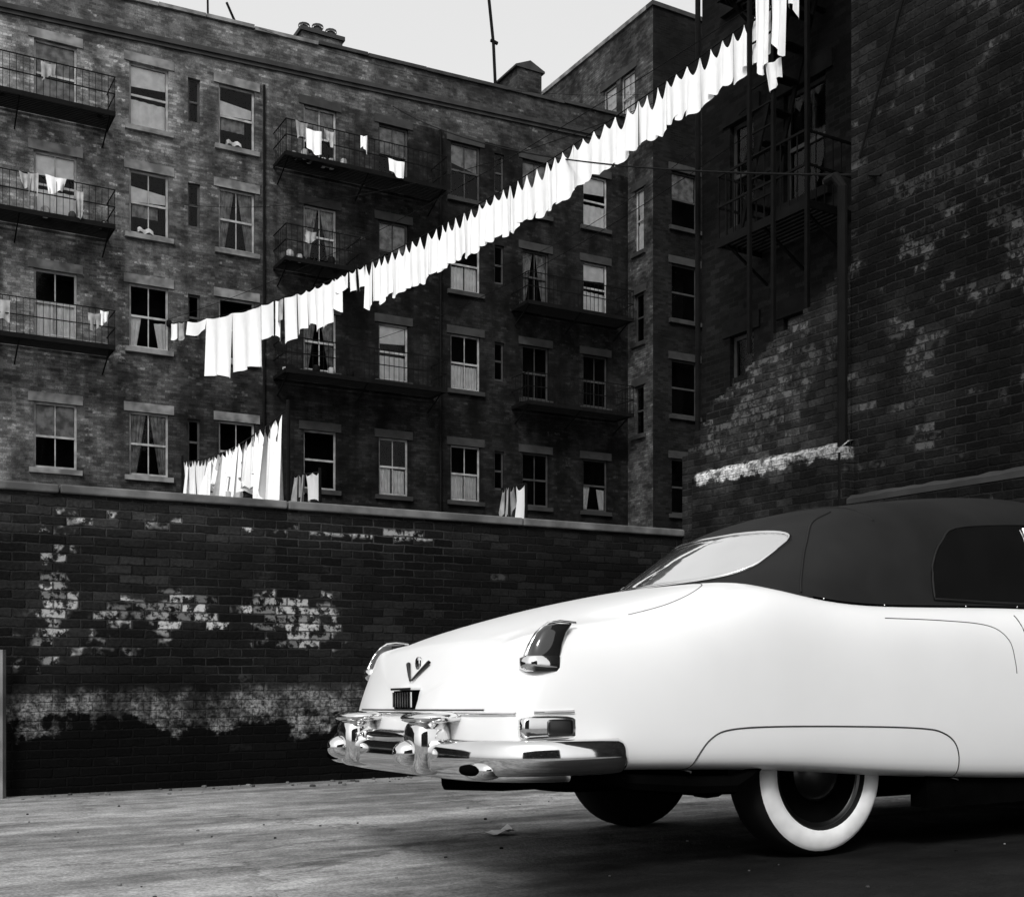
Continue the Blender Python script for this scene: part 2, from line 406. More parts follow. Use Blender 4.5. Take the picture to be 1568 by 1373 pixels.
chimney(rb, 6.85, .8, 1.25, .8, 17, 19.3, 3); rb.box(8.13, 8.35, .9, 1.5, 17, 19.0, TB2)
rb.box(14.3, 15.2, 1.2, 2.6, 17, 20.3, TB2); prism(rb, 14.2, 14.75, 1.15, 2.65, 20.3, 20.36, 20.3, 20.6, STONE_D); prism(rb, 14.75, 15.3, 1.15, 2.65, 20.3, 20.6, 20.3, 20.36, STONE_D)
rb.tube([(13.6,1.2,17),(13.4,1.2,20.8),(13.15,1.2,22.9)], .05, IRON); rb.beam((13.0,1.2,22.8),(13.35,1.2,22.85),.05,IRON); rb.beam((13.3,1.2,20.9),(13.55,1.2,20.85),.08,IRON)
rb.tube([(4.2,1,17),(4.15,1,20.5)], .03, IRON)
rb.tube([(5.3,1,17.8),(5.0,1,19.0),(4.7,1,19.6)], .035, IRON); rb.beam((4.7,1,19.6),(5.2,1,18.7),.03,IRON)
rb.build("rooftop_chimneys_and_masts", ten)
fb = MB()
fire_escape(fb, -3.2, 1.25, [14.85, 12.0, 8.95], 1.05)
fire_escape(fb, 5.75, 10.6, [14.85], 1.05, stairs=False); fire_escape(fb, 5.75, 7.9, [12.0], 1.05, stairs=False); fire_escape(fb, 5.75, 10.6, [8.95], 1.05, stairs=False)
fire_escape(fb, 13.4, 17.3, [12.0, 8.95], 1.0, stairs=False)
for x in (5.45, 10.9):
    fb.tube([(x,-.06,5),(x,-.06,17)], .035, IRON)
fb.build("fire_escapes", ten)
lb = MB()
def hang(mb, p0, p1, drop, m, sag=.03, folds=3, amp=.03, jag=.05, taper=.0, top=None, nu=None, dv=.15, sway=.04):
    p0 = Vector(p0); p1 = Vector(p1); d = p1-p0; nrm = Vector((-d.y, d.x, 0)).normalized(); ph = U(0, 6); dl = drop*U(1-dv,1+dv); dr = drop*U(1-dv,1+dv); ph2 = U(0,6)
    sg = top if top is not None else sag
    def fn(a, c):
        p = p0 + d*(.5 + (a-.5)*(1 - taper*c))
        zt = -sg*(1-abs(2*a-1)**1.6) * (1 - .8*c)
        hh = dl + (dr-dl)*a + jag*math.sin(a*4+ph2)
        return p + nrm*(amp*(.3+c)*math.sin(a*folds*6.28+ph) + sway*c*math.sin(ph2)) + Vector((0,0,zt - hh*c))
    mb.grid(fn, nu or max(6, folds*5), 6, m)
for (x, z, w, h, mm) in [(6.0,15.75,.35,.55,LINEN_G),(6.3,15.6,.45,.65,LINEN),(6.8,15.7,.3,.35,LINEN_G),(7.9,15.75,.2,.4,LINEN),(8.75,15.3,.5,.5,LINEN),(-.4,12.95,.5,.4,LINEN),(.3,12.7,.2,.6,LINEN_G),(-.8,12.9,.25,.55,LINEN_G),
                      (.6,9.7,.35,.4,LINEN_G),(.9,9.8,.2,.3,LINEN),(-2.6,9.5,.35,.25,LINEN),(-1.0,12.9,.3,.3,LINEN_G),(6.3,12.8,.3,.3,LINEN_G),(-1.6,9.75,.4,.5,LINEN_G),(-.5,15.7,.35,.4,LINEN_G)]:
    hang(lb, (x,-1.09,z), (x+w,-1.09,z+U(-.05,.05)), h, mm, folds=2, jag=.08, taper=U(-.1,.4))
for i in range(44):
    x = random.choice([U(-3,1.1), U(5.9,7.8), U(5.8,7.4)]); z = random.choice([14.85,12.0,8.95]); r = U(.05,.12)
    lb.blob((x,-.9+U(-.05,.3), z+r), (r, r, r*1.3), .8, random.choice([CURT_D, STONE, LINEN_G, IRON, STONE_D]), 8, 6)
lb.build("railing_laundry", ten, smooth=True)

# ------------------------------------------------------------------ taller wing at the end of the row
C = Vector((4.51, 37.6, 0))
wing = empty("brick_tenement", (C.x, C.y, 0), (0, 0, A_B))
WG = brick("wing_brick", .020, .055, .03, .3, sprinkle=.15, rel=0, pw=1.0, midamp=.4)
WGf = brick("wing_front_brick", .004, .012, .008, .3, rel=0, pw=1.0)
mb = MB(); wb = MB(); ops = []
for zh in (16.9, 13.9, 10.8, 7.6, 4.5):
    ops.append((.75, 1.8, zh-1.8, zh)); window(wb, .75, 1.8, zh-1.8, zh, 3 if zh > 16 else 0, WOOD_D, STONE_D)
    ops.append((3.75, 4.8, zh-1.8, zh)); window(wb, 3.75, 4.8, zh-1.8, zh, 0, WOOD_D, STONE_D)
ZT = 22.0
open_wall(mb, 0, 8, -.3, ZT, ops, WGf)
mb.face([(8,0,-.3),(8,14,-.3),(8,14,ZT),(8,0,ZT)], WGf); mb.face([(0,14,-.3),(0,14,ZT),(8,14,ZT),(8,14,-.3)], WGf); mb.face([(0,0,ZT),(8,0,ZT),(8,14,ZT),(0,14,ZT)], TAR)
mb.build("front_walls", wing); wb.build("windows", wing)
side = MB(); sw = MB()
ops = [(11.15,11.95,18.95,20.45),(12.2,13.0,18.95,20.45),(13.0,13.5,14.35,16.4),(13.0,13.5,11.4,13.0),(13.0,13.5,8.4,10.0)]
open_wall(side, 0, 14, -.3, ZT, ops, WG)
for i, o in enumerate(ops):
    window(sw, *o[:4], 4 if i < 3 else 0, WOOD if i < 3 else WOOD_D, STONE_D)
    if i < 3: pleat(sw, o[0]+.05, o[1]-.05, o[2]+.06, o[3]-.05, .17, CURT, 3)
so = side.build("side_wall", wing); s2 = sw.build("side_windows", wing)
for o_ in (so, s2):
    o_.rotation_euler = (0, 0, -math.pi/2); o_.location = (0, 14, 0)
cb = MB(); cb.box(-.06, 8.05, -.06, .3, ZT+.002, ZT+.14, STONE_D); cb.box(-.06, .3, .303, 14, ZT+.002, ZT+.14, STONE); cb.build("coping", wing)

# ------------------------------------------------------------------ near right-hand buildings
A_R = math.atan2(-.855, .518)
E = Vector((1.82, 12.56, -.19))
near = empty("brick_building", E, (0, 0, A_R))
z_ = lambda rel: rel + CAM + .19
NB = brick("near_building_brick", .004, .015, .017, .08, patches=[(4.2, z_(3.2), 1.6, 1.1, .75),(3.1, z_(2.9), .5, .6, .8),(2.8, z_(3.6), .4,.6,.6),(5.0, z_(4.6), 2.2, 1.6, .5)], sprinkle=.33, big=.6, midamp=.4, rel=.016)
mb = MB()
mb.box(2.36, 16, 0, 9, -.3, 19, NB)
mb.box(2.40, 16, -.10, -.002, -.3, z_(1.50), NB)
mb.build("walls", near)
def sl(mb, x0, x1, zt, dep, m, hgt=.07, n=14, m2=None):
    i0 = len(mb.v)
    for i in range(n+1):
        x = x0+(x1-x0)*i/n; j = U(-.01,.01)
        mb.v += [(x,-.001,zt+hgt+j),(x,-dep*.5,zt+hgt*.8+j),(x,-dep-.006,zt+U(-.01,.004)),(x,-dep-.006,zt-.05)]
    for i in range(n):
        a = i0+i*4
        for k in range(3): mb.f.append((a+k,a+k+1,a+k+5,a+k+4)); mb.mi.append(mb.mat(m))
mb = MB(); sl(mb, 2.40, 9, z_(1.50)+.003, .10, STONE_D, .04, 60); mb.build("ledge", near)
pb = MB()
pb.tube([(2.33,-.08,z_(1.3)),(2.33,-.08,z_(4.3)),(2.25,-.08,z_(4.42)),(2.1,-.02,z_(4.45))], .045, IRON, 10)
pb.tube([(2.5,-.05,z_(4.5)),(3.2,-.05,z_(6.2)),(3.9,-.06,z_(8.0))], .012, IRON, 5)
pb.build("drainpipe", near)

gw = empty("brick_wall", E, (0, 0, A_R))
def gable_extra(t, c, u, v, midf, fine, o):
    e2 = t.noise(o, 5.0, 4, .7)
    vv = t.m('ADD', v, t.m('MULTIPLY', t.m('SUBTRACT', e2, .5), .22))
    bd = t.m('MULTIPLY', t.ramp(vv, z_(1.88), z_(1.92)), t.ramp(vv, z_(2.07), z_(2.03)))
    bd = t.m('MULTIPLY', bd, t.m('MULTIPLY', t.ramp(u, .22, .30), t.ramp(e2, .40, .52, .1, 1.0)))
    bd = t.m('MULTIPLY', bd, t.ramp(u, .3, 2.3, 1.0, .4))
    return t.mix(bd, c, t.m('MULTIPLY', t.ramp(fine, .3, .7, .4, 1.3), .65))
GB = brick("gable_wall_brick", .006, .022, .024, .10, patches=[(1.5, z_(2.75), 1.3, .7, .9),(.8, z_(2.4), .9,.35,.9)], sprinkle=.25, extra=gable_extra, midamp=.5)
mb = MB()
n = 24; prof = []
for i in range(n+1):
    q = 2.355*i/n
    zt = 2.25 + (q/.42)*.47 if q < .42 else 2.72 + (q-.42)/(2.355-.42)*.95
    prof.append((q, z_(round(zt/.075)*.075 + U(-.01,.01))))
for i in range(n):
    q0, zt = prof[i]; q1 = prof[i+1][0]
    mb.face([(q0,0,-.3),(q1,0,-.3),(q1,0,zt),(q0,0,zt)], GB); mb.face([(q0,0,zt),(q1,0,zt),(q1,.4,zt),(q0,.4,zt)], GB)
    mb.face([(q0,.4,-.3),(q0,.4,zt),(q1,.4,zt),(q1,.4,-.3)], GB)
    zn = prof[i+1][1] if i+1 < n else zt
    mb.face([(q1,0,zt),(q1,.4,zt),(q1,.4,zn),(q1,0,zn)], GB)
mb.face([(0,0,-.3),(0,0,prof[0][1]),(0,.4,prof[0][1]),(0,.4,-.3)], GB)
mb.box(.30, 2.395, -.12, -.002, -.3, z_(1.97), GB)
mb.build("wall_body", gw)
mb = MB(); sl(mb, .31, 2.39, z_(1.97)+.003, .12, GB, .07, 40); mb.build("ledge", gw)

dk = empty("brick_tenement", (2.88, 17.8, -.19), (0, 0, A_R))
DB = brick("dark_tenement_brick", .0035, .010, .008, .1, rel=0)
DTR = simple("soot_black_stone", .008, .9, spec=.1)
mb = MB(); wb = MB(); ops = []
for zb_ in (z_(6.4), z_(3.3), z_(9.7)):
    for (a, c) in ((.62,1.12),(1.72,2.5),(3.4,4.2)):
        ops.append((a, c, zb_, zb_+1.55)); window(wb, a, c, zb_, zb_+1.55, 3 if (a > 1.5 and zb_ > 8) else 0, WOOD_D, DTR)
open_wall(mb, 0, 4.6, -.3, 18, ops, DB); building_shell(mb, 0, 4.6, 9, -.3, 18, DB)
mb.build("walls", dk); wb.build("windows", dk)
fb = MB(); fire_escape(fb, 1.3, 2.95, [z_(9.3), z_(5.9)], .8, stairs=True, thin=1.3)
for x in (1.95, 2.4, 3.0): fb.beam((x,-.84,z_(4.2)),(x,-.84,z_(12.5)),.05,IRON)
for k in range(18): fb.beam((2.0,-.84,z_(6.2+.3*k)),(2.38,-.84,z_(6.2+.3*k)),.02,IRON)
fb.build("fire_escape", dk)
fb = MB(); fb.tube([(-.03,-.06,z_(2)),(-.03,-.06,z_(12))], .04, IRON, 8); fb.build("drainpipe", dk)

# unseen buildings, added to darken reflections and cut the sky light
OB = simple("unseen_building_brick", .035, .9, var=.4, scale=.8, spec=.1)
east = empty("brick_tenement", (7.6, 38.0, -.2), (0, 0, A_R))
mb = MB(); wb = MB(); ops = []
for r in range(5):
    for k in range(7): ops.append((1.2+k*3.1, 2.2+k*3.1, 1.6+r*3.1, 3.3+r*3.1)); window(wb, *ops[-1][:4], 3 if (k*3+r) % 5 == 0 else 0, WOOD_D, STONE_D)
open_wall(mb, 0, 23, -.5, 21, ops, OB); building_shell(mb, 0, 23, 8, -.5, 21, OB)
mb.build("walls", east); wb.build("windows", east)
opp = empty("brick_building", (14, -18, -.2), (0, 0, A_B+math.pi))  # stands unseen behind the camera, added for chrome reflections and lower ambient light
mb = MB(); wb = MB(); ops = []
for r in range(4):
    for k in range(9): ops.append((1.2+k*3.1, 2.3+k*3.1, 1.6+r*3.1, 3.4+r*3.1)); window(wb, *ops[-1][:4], 3 if (k*3+r) % 5 == 0 else 0, WOOD_D, STONE_D)
open_wall(mb, 0, 30, -.5, 14, ops, OB); building_shell(mb, 0, 30, 10, -.5, 14, OB)
mb.build("walls", opp); wb.build("windows", opp)

# ------------------------------------------------------------------ clotheslines
cl = empty("clothesline")
A = Vector((-9.13, 31.3, 9.16+CAM)); B = Vector((3.53, 15.3, 8.75+CAM))
def lp(f): p = A.lerp(B, f); p.z -= .92*4*f*(1-f); return p
mb = MB(); mb.tube([lp(i/60) for i in range(61)], .009, IRON, 5); mb.tube([A.lerp(B, i/30)+Vector((0,0,.12-.5*4*(i/30)*(1-i/30))) for i in range(31)], .006, IRON, 5)
mb.blob(tuple(A), (.08,.08,.1), .8, IRON, 8, 6); mb.blob(tuple(B), (.06,.06,.08), .8, IRON, 8, 6)
Rm = Vector((.855,.518,0)); mb.beam(B, B+Rm*.76, .05, IRON)
mb.build("rope", cl)
lb = MB(); LEN = (B-A).length
def item(f0, f1, drop, m=LINEN, **k): hang(lb, lp(f0), lp(f1), drop, m, **k)
item(.006,.026,.45,LINEN,folds=1); item(.032,.050,.4,LINEN_G,folds=1); item(.06,.118,.32,LINEN,folds=1,sag=.06)
item(.119,.192,1.42,LINEN,folds=2,amp=.06,jag=.05,sag=.05); item(.190,.264,1.40,LINEN,folds=2,amp=.06,jag=.05,sag=.05)
item(.266,.296,.7,LINEN,folds=1); item(.300,.318,.45,LINEN_G,folds=1); item(.300,.314,.95,LINEN,folds=1,taper=.3)
item(.321,.349,1.1,LINEN,folds=1,amp=.05)
f = .350
while f < .425: item(f, f+.021, U(.75,.9), LINEN, folds=1, top=.08); f += .0185
for k in range(4): item(.43+k*.015, .442+k*.015, U(.3,.5), LINEN, folds=1, top=.06)
f = .491
while f < .993:
    w = U(.0088,.0135)
    dr = .86 - .24*(f-.49)/.49
    item(f, f+w, dr*U(.92,1.08), LINEN, folds=1, amp=.02, top=U(.12,.28), jag=.02, nu=12, dv=.03, sway=.015, taper=-.22); f += w
lb.build("laundry", cl, smooth=True)
sb = MB()
for (q, w_, zz, h_) in ((2.12,.26,8.95,.95),(2.42,.28,8.85,.85),(2.72,.2,9.0,.7),(2.3,.3,7.9,.3)):
    hang(sb, (q,-.90,z_(zz)), (q+w_,-.90,z_(zz-.05)), h_, LINEN, folds=2, jag=.1, amp=.03, taper=.2)
sb.build("railing_laundry", dk, smooth=True)

cl2 = empty("clothesline")
A2 = Vector((-6.45, 23, 4.05+CAM)); B2 = Vector((-2.55, 13.4, 2.95+CAM))
def lp2(f): p = A2.lerp(B2, f); p.z -= .18*4*f*(1-f); return p
mb = MB(); mb.tube([lp2(i/30) for i in range(31)], .008, IRON, 5)
for P in (A2, B2): mb.tube([(P.x,P.y,-.3),(P.x,P.y,P.z+.1)], .022, IRON, 8)
mb.build("rope_and_posts", cl2)
lb = MB()
f = .02
while f < .3: w = U(.03,.05); hang(lb, lp2(f), lp2(f+w), U(.6,.85), LINEN, folds=1, top=.12, taper=U(-.1,.2)); f += w
while f < .96:
    w = U(.022,.045); hang(lb, lp2(f), lp2(f+w), U(.3,1.15), LINEN if R() < .88 else LINEN_G, folds=2, amp=.08, top=U(.08,.4), taper=U(-.1,.7), jag=.16); f += w*U(1.0,1.4)
C2 = Vector((-2.45, 15.0, 2.5+CAM)); D2 = Vector((-3.55, 19, 3.1+CAM))
mb = MB(); mb.tube([C2, D2], .008, IRON, 5)
for P in (C2, D2): mb.tube([(P.x,P.y,-.3),(P.x,P.y,P.z+.05)], .02, IRON, 8)
mb.build("rope_short", cl2)
for (f0, f1, h_) in ((.0,.22,.35),(.26,.48,.38),(.52,.57,.5),(.62,.7,.3),(.78,.92,.4)): hang(lb, C2.lerp(D2,f0), C2.lerp(D2,f1), h_, LINEN if f0 < .5 else LINEN_G, folds=1, top=.04)
lb.build("laundry", cl2, smooth=True)
cl3 = empty("clothesline")
A3 = Vector((-.15,18.0,2.75+CAM)); B3 = Vector((.18,15,2.35+CAM)); mb = MB(); mb.tube([A3,B3],.008,IRON,5); mb.tube([(A3.x,A3.y,-.3),tuple(A3)],.02,IRON,8); mb.tube([(B3.x,B3.y,-.3),tuple(B3)],.02,IRON,8); mb.build("rope_and_posts",cl3)
lb = MB()
for (f0,f1,h_,m) in ((.0,.12,.3,LINEN_G),(.2,.3,.45,LINEN_G),(.35,.5,.4,LINEN_G),(.6,.95,.5,LINEN)): hang(lb, A3.lerp(B3,f0), A3.lerp(B3,f1), h_, m, folds=1, top=.08, taper=.3, jag=.1)
lb.build("laundry", cl3, smooth=True)

def cable(a, b, sag, r=.012):
    a = Vector(a); b = Vector(b); mb = MB()
    mb.tube([a.lerp(b, i/30) - Vector((0,0,sag*4*(i/30)*(1-i/30))) for i in range(31)], r, IRON, 5); mb.build("overhead_cable")
cable((-3.5,34.5,17.3),(3.2,10.2,5.1),.5,.012)
cable((-9.1,31.3,13.2),(3.4,16.6,9.4),.8,.006)
cable((-6.2,33,9.6),(3.4,16.6,8.4),.7,.006)
cable((-1,35.9,13),(3.4,16.6,8.8),.5,.006)
cable((-7,32.5,18.5),(6.0,38,19.5),.8,.006)

# ------------------------------------------------------------------ small things on the ground
PAPER = simple("scrap_paper", .8, .9, var=.05)
mb = MB()
mb.grid(lambda a, c: (a*.14-.07, c*.11-.055, .006+.04*abs(math.sin(a*3.0+c*1.3))*(a if a > .3 else .1)), 6, 4, PAPER)
o = mb.build("scrap_of_paper"); o.location = (-.06, 6.2, -.045); o.rotation_euler = (0,0,.5)
o2 = MB(); o2.box(-.035,.035,-.03,.03,-.2,1.02,STONE); p_ = o2.build("wooden_post"); p_.location = (-3.965, 9.10, -.05)
rb = MB()
ca, sa = math.cos(A_B), math.sin(A_B)
for i in range(90):
    s_ = U(-1, 6.3); n_ = abs(random.gauss(0, .25))+.06; r = U(.006,.02)
    X = -4.025+ca*s_+sa*n_; Y = 9.24+sa*s_-ca*n_; N = -sa*X+ca*Y
    rb.blob((X, Y, -SL*(N-3.807)+r*.4), (r*U(.8,1.5), r*U(.8,1.5), r*.7), .7, random.choice([STONE, COP, TAR]), 7, 5)
for i in range(60):
    X = U(-4,3); Y = U(3.6,8.5); N = -sa*X+ca*Y; r = U(.003,.009)
    if abs(N) < 10: rb.blob((X, Y, -SL*(N-3.807)+r*.4), (r*1.2, r, r*.7), .7, random.choice([STONE, TAR, IRON]), 6, 4)
rb.build("gravel")

# ------------------------------------------------------------------ the car
PAINT = simple("white_car_paint", .77, .45, var=.03, scale=1.5, coat=.3, detail=4)
CHROME = simple("chrome", .80, .07, metal=1.0, var=.04)
FABRIC = simple("black_canvas", .007, .7, var=.35, scale=3, bumpd=.0012, spec=.3)
BLACK = simple("black_underbody", .002, .95, spec=.0)
SEAM = simple("panel_seam", .03, .7)
RUBBER = simple("tyre_rubber", .007, .8, spec=.15)
WHITEW = simple("whitewall_rubber", .72, .6, var=.10, scale=9)
LENS = simple("red_lens", .012, .08, var=.1, coat=1.0)
HUB = simple("dull_wheel", .07, .3, metal=1.0, var=.3)
REARGL = simple("rear_window_glass", .85, .05, metal=.95, var=.1, scale=1.5)
SIDEGL = simple("side_window_glass", .006, .15, var=.1)

P0 = Vector((1.336, 5.14, 0)); TH = math.radians(27)
wdir = Vector((-math.sin(TH), math.cos(TH), 0))
car = empty("parked_car", P0 + wdir*.84 + Vector((0,0,-.03*.84)))
car.rotation_euler = (Matrix.Rotation(TH,3,'Z') @ Matrix.Rotation(-math.atan(SL),3,'X')).to_euler()

ST = [ # s, zc, zv, zf, wy, zb
 (-1.34,.975,.950,.970,.93,.45),(-1.22,1.045,1.005,1.00,.95,.43),(-1.05,1.10,1.045,1.02,.965,.42),(-.85,1.155,1.10,1.05,.975,.415),
 (-.6,1.205,1.155,1.11,.98,.405),(-.38,1.245,1.215,1.185,.98,.395),(-.2,1.235,1.21,1.18,.98,.385),(0,1.19,1.165,1.14,.98,.37),(.3,1.17,1.14,1.11,.98,.345),
 (.8,1.165,1.14,1.12,.98,.31),(1.4,1.17,1.15,1.13,.98,.28),(2.0,1.17,1.14,1.11,.98,.28),(2.4,1.18,1.12,1.08,.97,.29),(2.9,1.14,1.05,1.04,.96,.32),
 (3.3,1.10,.97,1.0,.94,.36),(3.6,1.03,.9,.95,.91,.40),(3.75,.95,.85,.9,.87,.43)]
def ring(zc, zv, zf, wy, zb):
    h = [(0,zc),(.30,zc-.010),(.55,zc*.45+zv*.55),(.69,zv),(.79,zf+.002),(.875,zf-.012),(wy-.03,zf-.10),(wy-.004,zf-.26),(wy,.60),(wy-.004,.5),(wy-.02,zb+.02),(wy-.09,zb),(.45,zb),(0,zb)]
    return [(y,z) for y, z in h] + [(-y,z) for y, z in h[-2:0:-1]]
bm = bmesh.new(); rings = []
def offs(y, z, k): return -k*(.13*max(0, min(1, (1.0-z)/.35)) + .075*(1-min(1,(abs(y)/.93))**2.0))
for (s, zc, zv, zf, wy, zb) in ST:
    k = 1.0 if s < -1.3 else (.65 if s < -1.2 else (.25 if s < -1.0 else 0))
    fr = .0 if s < 3 else (.12 if s > 3.7 else .07 if s > 3.5 else .03)
    rings.append([bm.verts.new((s+offs(y,z,k)+fr*(1-(y/.95)**2), y, z)) for y, z in ring(zc, zv, zf, wy, zb)])
def cap(st, sgn, cz, idx):
    out = []
    for sc, dx in ((.95,.028),(.86,.042),(.6,.05),(.3,.055)):
        s, zc, zv, zf, wy, zb = st
        out.append([bm.verts.new((s + (offs(y,z,1.0) if sgn < 0 else .12*(1-(y/.95)**2)) + sgn*dx, y*sc, cz+(z-cz)*sc)) for y, z in ring(zc, zv, zf, wy, zb)])
    return out
rear = cap(ST[0], -1, .66, 0); front = cap(ST[-1], 1, .66, 0)
for ringv, dx in zip(rear, (.028,.046,.060,.066)):
    for v in ringv: v.co.x = ST[0][0] + offs(v.co.y, v.co.z, 1.0) - dx
allr = rear[::-1] + rings + front
n = len(allr[0])
for a, b_ in zip(allr[:-1], allr[1:]):
    for j in range(n): bm.faces.new((a[j], a[(j+1)%n], b_[(j+1)%n], b_[j]))
bm.faces.new(allr[0]); bm.faces.new(allr[-1][::-1])
bmesh.ops.recalc_face_normals(bm, faces=bm.faces)
me = bpy.data.meshes.new("body"); bm.to_mesh(me); bm.free(); me.materials.append(PAINT)
for p in me.polygons: p.use_smooth = True
body = bpy.data.objects.new("body", me); scene.collection.objects.link(body)
ss = body.modifiers.new("s", 'SUBSURF'); ss.levels = 2; ss.render_levels = 2

RS = [(-.36,1.215,.79,.34),(-.27,1.29,.79,.33),(-.15,1.375,.79,.32),(.0,1.475,.79,.29),(.18,1.575,.79,.23),(.45,1.655,.79,.13),(.9,1.72,.79,.04),(1.4,1.785,.79,0),(1.8,1.80,.79,0),(1.98,1.775,.79,0)]
fy = [0,.22,.44,.64,.78,.87,.94,1.0,1.02]; fz = [0,.010,.038,.10,.22,.42,.70,1.0,1.12]
tm = MB()
verts = []
for (s, zt, w_, k) in RS:
    zbelt = 1.12 if s > -.3 else 1.14
    row = []
    for i in range(-8, 9):
        a = abs(i); y = math.copysign(fy[a]*w_, i); zz = zt - fz[a]*(zt-zbelt)
        row.append((s + k*(fy[a]**2.4), y, zz))
    verts.append(row)
NR = len(verts)
for i in range(NR-1):
    for j in range(16): tm.face([verts[i][j], verts[i+1][j], verts[i+1][j+1], verts[i][j+1]], FABRIC)
for j in range(16):
    a, c = verts[-1][j], verts[-1][j+1]
    tm.face([a, (a[0]+.02,a[1]*.98,a[2]-.04), (c[0]+.02,c[1]*.98,c[2]-.04), c], FABRIC)
top = tm.build("convertible_top", smooth=True, weld=True)
ss = top.modifiers.new("s", 'SUBSURF'); ss.levels = 2; ss.render_levels = 2
bpy.context.view_layer.update(); dg = bpy.context.evaluated_depsgraph_get()
BV = BVHTree.FromObject(body, dg); TV = BVHTree.FromObject(top, dg)
body.parent = car; top.parent = car

def side_pt(tree, s, z, off=.002, sg=-1):
    h, nn, i, d = tree.ray_cast(Vector((s, sg*3, z)), Vector((0, -sg, 0)))
    if h is None: return Vector((s, sg*.95, z))
    return h + Vector((0, sg, 0))*off
def rear_pt(tree, y, z, off=.002):
    h, nn, i, d = tree.ray_cast(Vector((-4, y, z)), Vector((1, 0, 0)))
    return (h + Vector((-off, 0, 0))) if h else Vector((-1.4, y, z))
def top_pt(tree, s, y, off=.002):
    h, nn, i, d = tree.ray_cast(Vector((s, y, 3)), Vector((0, 0, -1)))
    return (h + Vector((0, 0, off))) if h else Vector((s, y, 1.1))
def spline(pts, n=8):
    out = []; P = [Vector(p) for p in pts]
    for i in range(len(P)-1):
        a = P[max(i-1,0)]; b_ = P[i]; c = P[i+1]; d = P[min(i+2,len(P)-1)]
        for k in range(n):
            t = k/n; out.append(.5*((2*b_)+(c-a)*t+(2*a-5*b_+4*c-d)*t*t+(3*b_-a-3*c+d)*t**3))
    out.append(P[-1]); return out
seam = MB()
for sg in (-1, 1):
    L = spline([(-.745,.405),(-.72,.47),(-.66,.54),(-.56,.575),(-.3,.582),(.2,.57),(.5,.555),(.62,.535),(.70,.49),(.735,.42),(.745,.315)])
    seam.tube([side_pt(BV, p.x, p.y, .0002, sg) for p in L], .0035, SEAM, 5)
    L = spline([(1.20,1.08),(1.22,.9),(1.22,.6),(1.20,.33)])
    seam.tube([side_pt(BV, p.x, p.y, .0, sg) for p in L], .0035, SEAM, 5)
    L = spline([(2.22,1.08),(2.25,.8),(2.22,.34)])
    seam.tube([side_pt(BV, p.x, p.y, .0, sg) for p in L], .0035, SEAM, 5)
    L = spline([(.35,1.05),(.7,1.045),(.98,1.025),(1.09,.96),(1.115,.86),(1.12,.80)])
    seam.tube([side_pt(BV, p.x, p.y, -.001, sg) for p in L], .003, SEAM, 5)
    L = spline([(-.92,sg*.78),(-.7,sg*.76),(-.52,sg*.70),(-.42,sg*.60),(-.40,sg*.45),(-.42,sg*.2),(-.42,0)])
    seam.tube([top_pt(BV, p.x, p.y, -.001) for p in L], .003, SEAM, 5)
seam.tube([rear_pt(BV, -.70+1.40*i/24, .67, 0) for i in range(25)], .004, SEAM, 5)
seam.build("panel_seams", car)

tr = MB()
for sg in (-1, 1):
    L = spline([(.02,1.17),(.08,1.27),(.17,1.40),(.30,1.53),(.48,1.605)])
    tr.tube([side_pt(TV, p.x, p.y, .001, sg) for p in L], .006, FABRIC, 5)
tr.tube([top_pt(TV, .60, -.6+1.2*i/20, .001) for i in range(21)], .005, FABRIC, 5)
tr.build("top_seams", car, smooth=True)
WZ = 1.375
def win_outline(n=48):
    pts = []
    for i in range(n):
        t = 2*math.pi*i/n; c, s_ = math.cos(t), math.sin(t); e_ = .45
        y = math.copysign(abs(c)**e_, c)*.54; z = WZ + math.copysign(abs(s_)**e_, s_)*.125
        pts.append((y, z))
    return pts
gl = MB()
WO = win_outline()
for i in range(len(WO)):
    a = WO[i]; c = WO[(i+1) % len(WO)]
    for k in range(6):
        t0, t1 = k/6, (k+1)/6
        q = [(a[0]*t0, WZ+(a[1]-WZ)*t0),(a[0]*t1, WZ+(a[1]-WZ)*t1),(c[0]*t1, WZ+(c[1]-WZ)*t1),(c[0]*t0, WZ+(c[1]-WZ)*t0)]
        q = [rear_pt(TV, y, z, .006) for y, z in q]
        if k == 0: gl.face([q[0], q[1], q[2]], REARGL)
        else: gl.face(q, REARGL)
gl.build("rear_window", car, smooth=True, weld=True)
ch = MB()
ch.tube([rear_pt(TV, y*1.0, z, .008) for y, z in WO], .010, CHROME, 8, closed=True)
sw = MB()
for sg in (-1, 1):
    OL = spline([(.80,1.16),(.84,1.32),(.95,1.45),(1.15,1.54),(1.9,1.57),(1.98,1.42),(2.02,1.16),(1.4,1.15),(.80,1.16)], 5)[:-1]
    cx, cz = 1.4, 1.3
    P = [(p.x, p.y) for p in OL]
    for i in range(len(P)):
        a = P[i]; c = P[(i+1) % len(P)]
        for k in range(4):
            t0, t1 = k/4, (k+1)/4
            q = [(cx+(a[0]-cx)*t0, cz+(a[1]-cz)*t0),(cx+(a[0]-cx)*t1, cz+(a[1]-cz)*t1),(cx+(c[0]-cx)*t1, cz+(c[1]-cz)*t1),(cx+(c[0]-cx)*t0, cz+(c[1]-cz)*t0)]
            q = [side_pt(TV, s_, z, .006, sg) for s_, z in q]
            sw.face(q[:3] if k == 0 else q, SIDEGL)
    sw.tube([side_pt(TV, p[0], p[1], .006, sg) for p in P], .006, FABRIC, 6, closed=True)
    ch.tube([side_pt(TV, 1.55, 1.15+.40*i/6, .012, sg) for i in range(7)], .007, CHROME, 6)
sw.build("side_windows", car, smooth=True, weld=True)
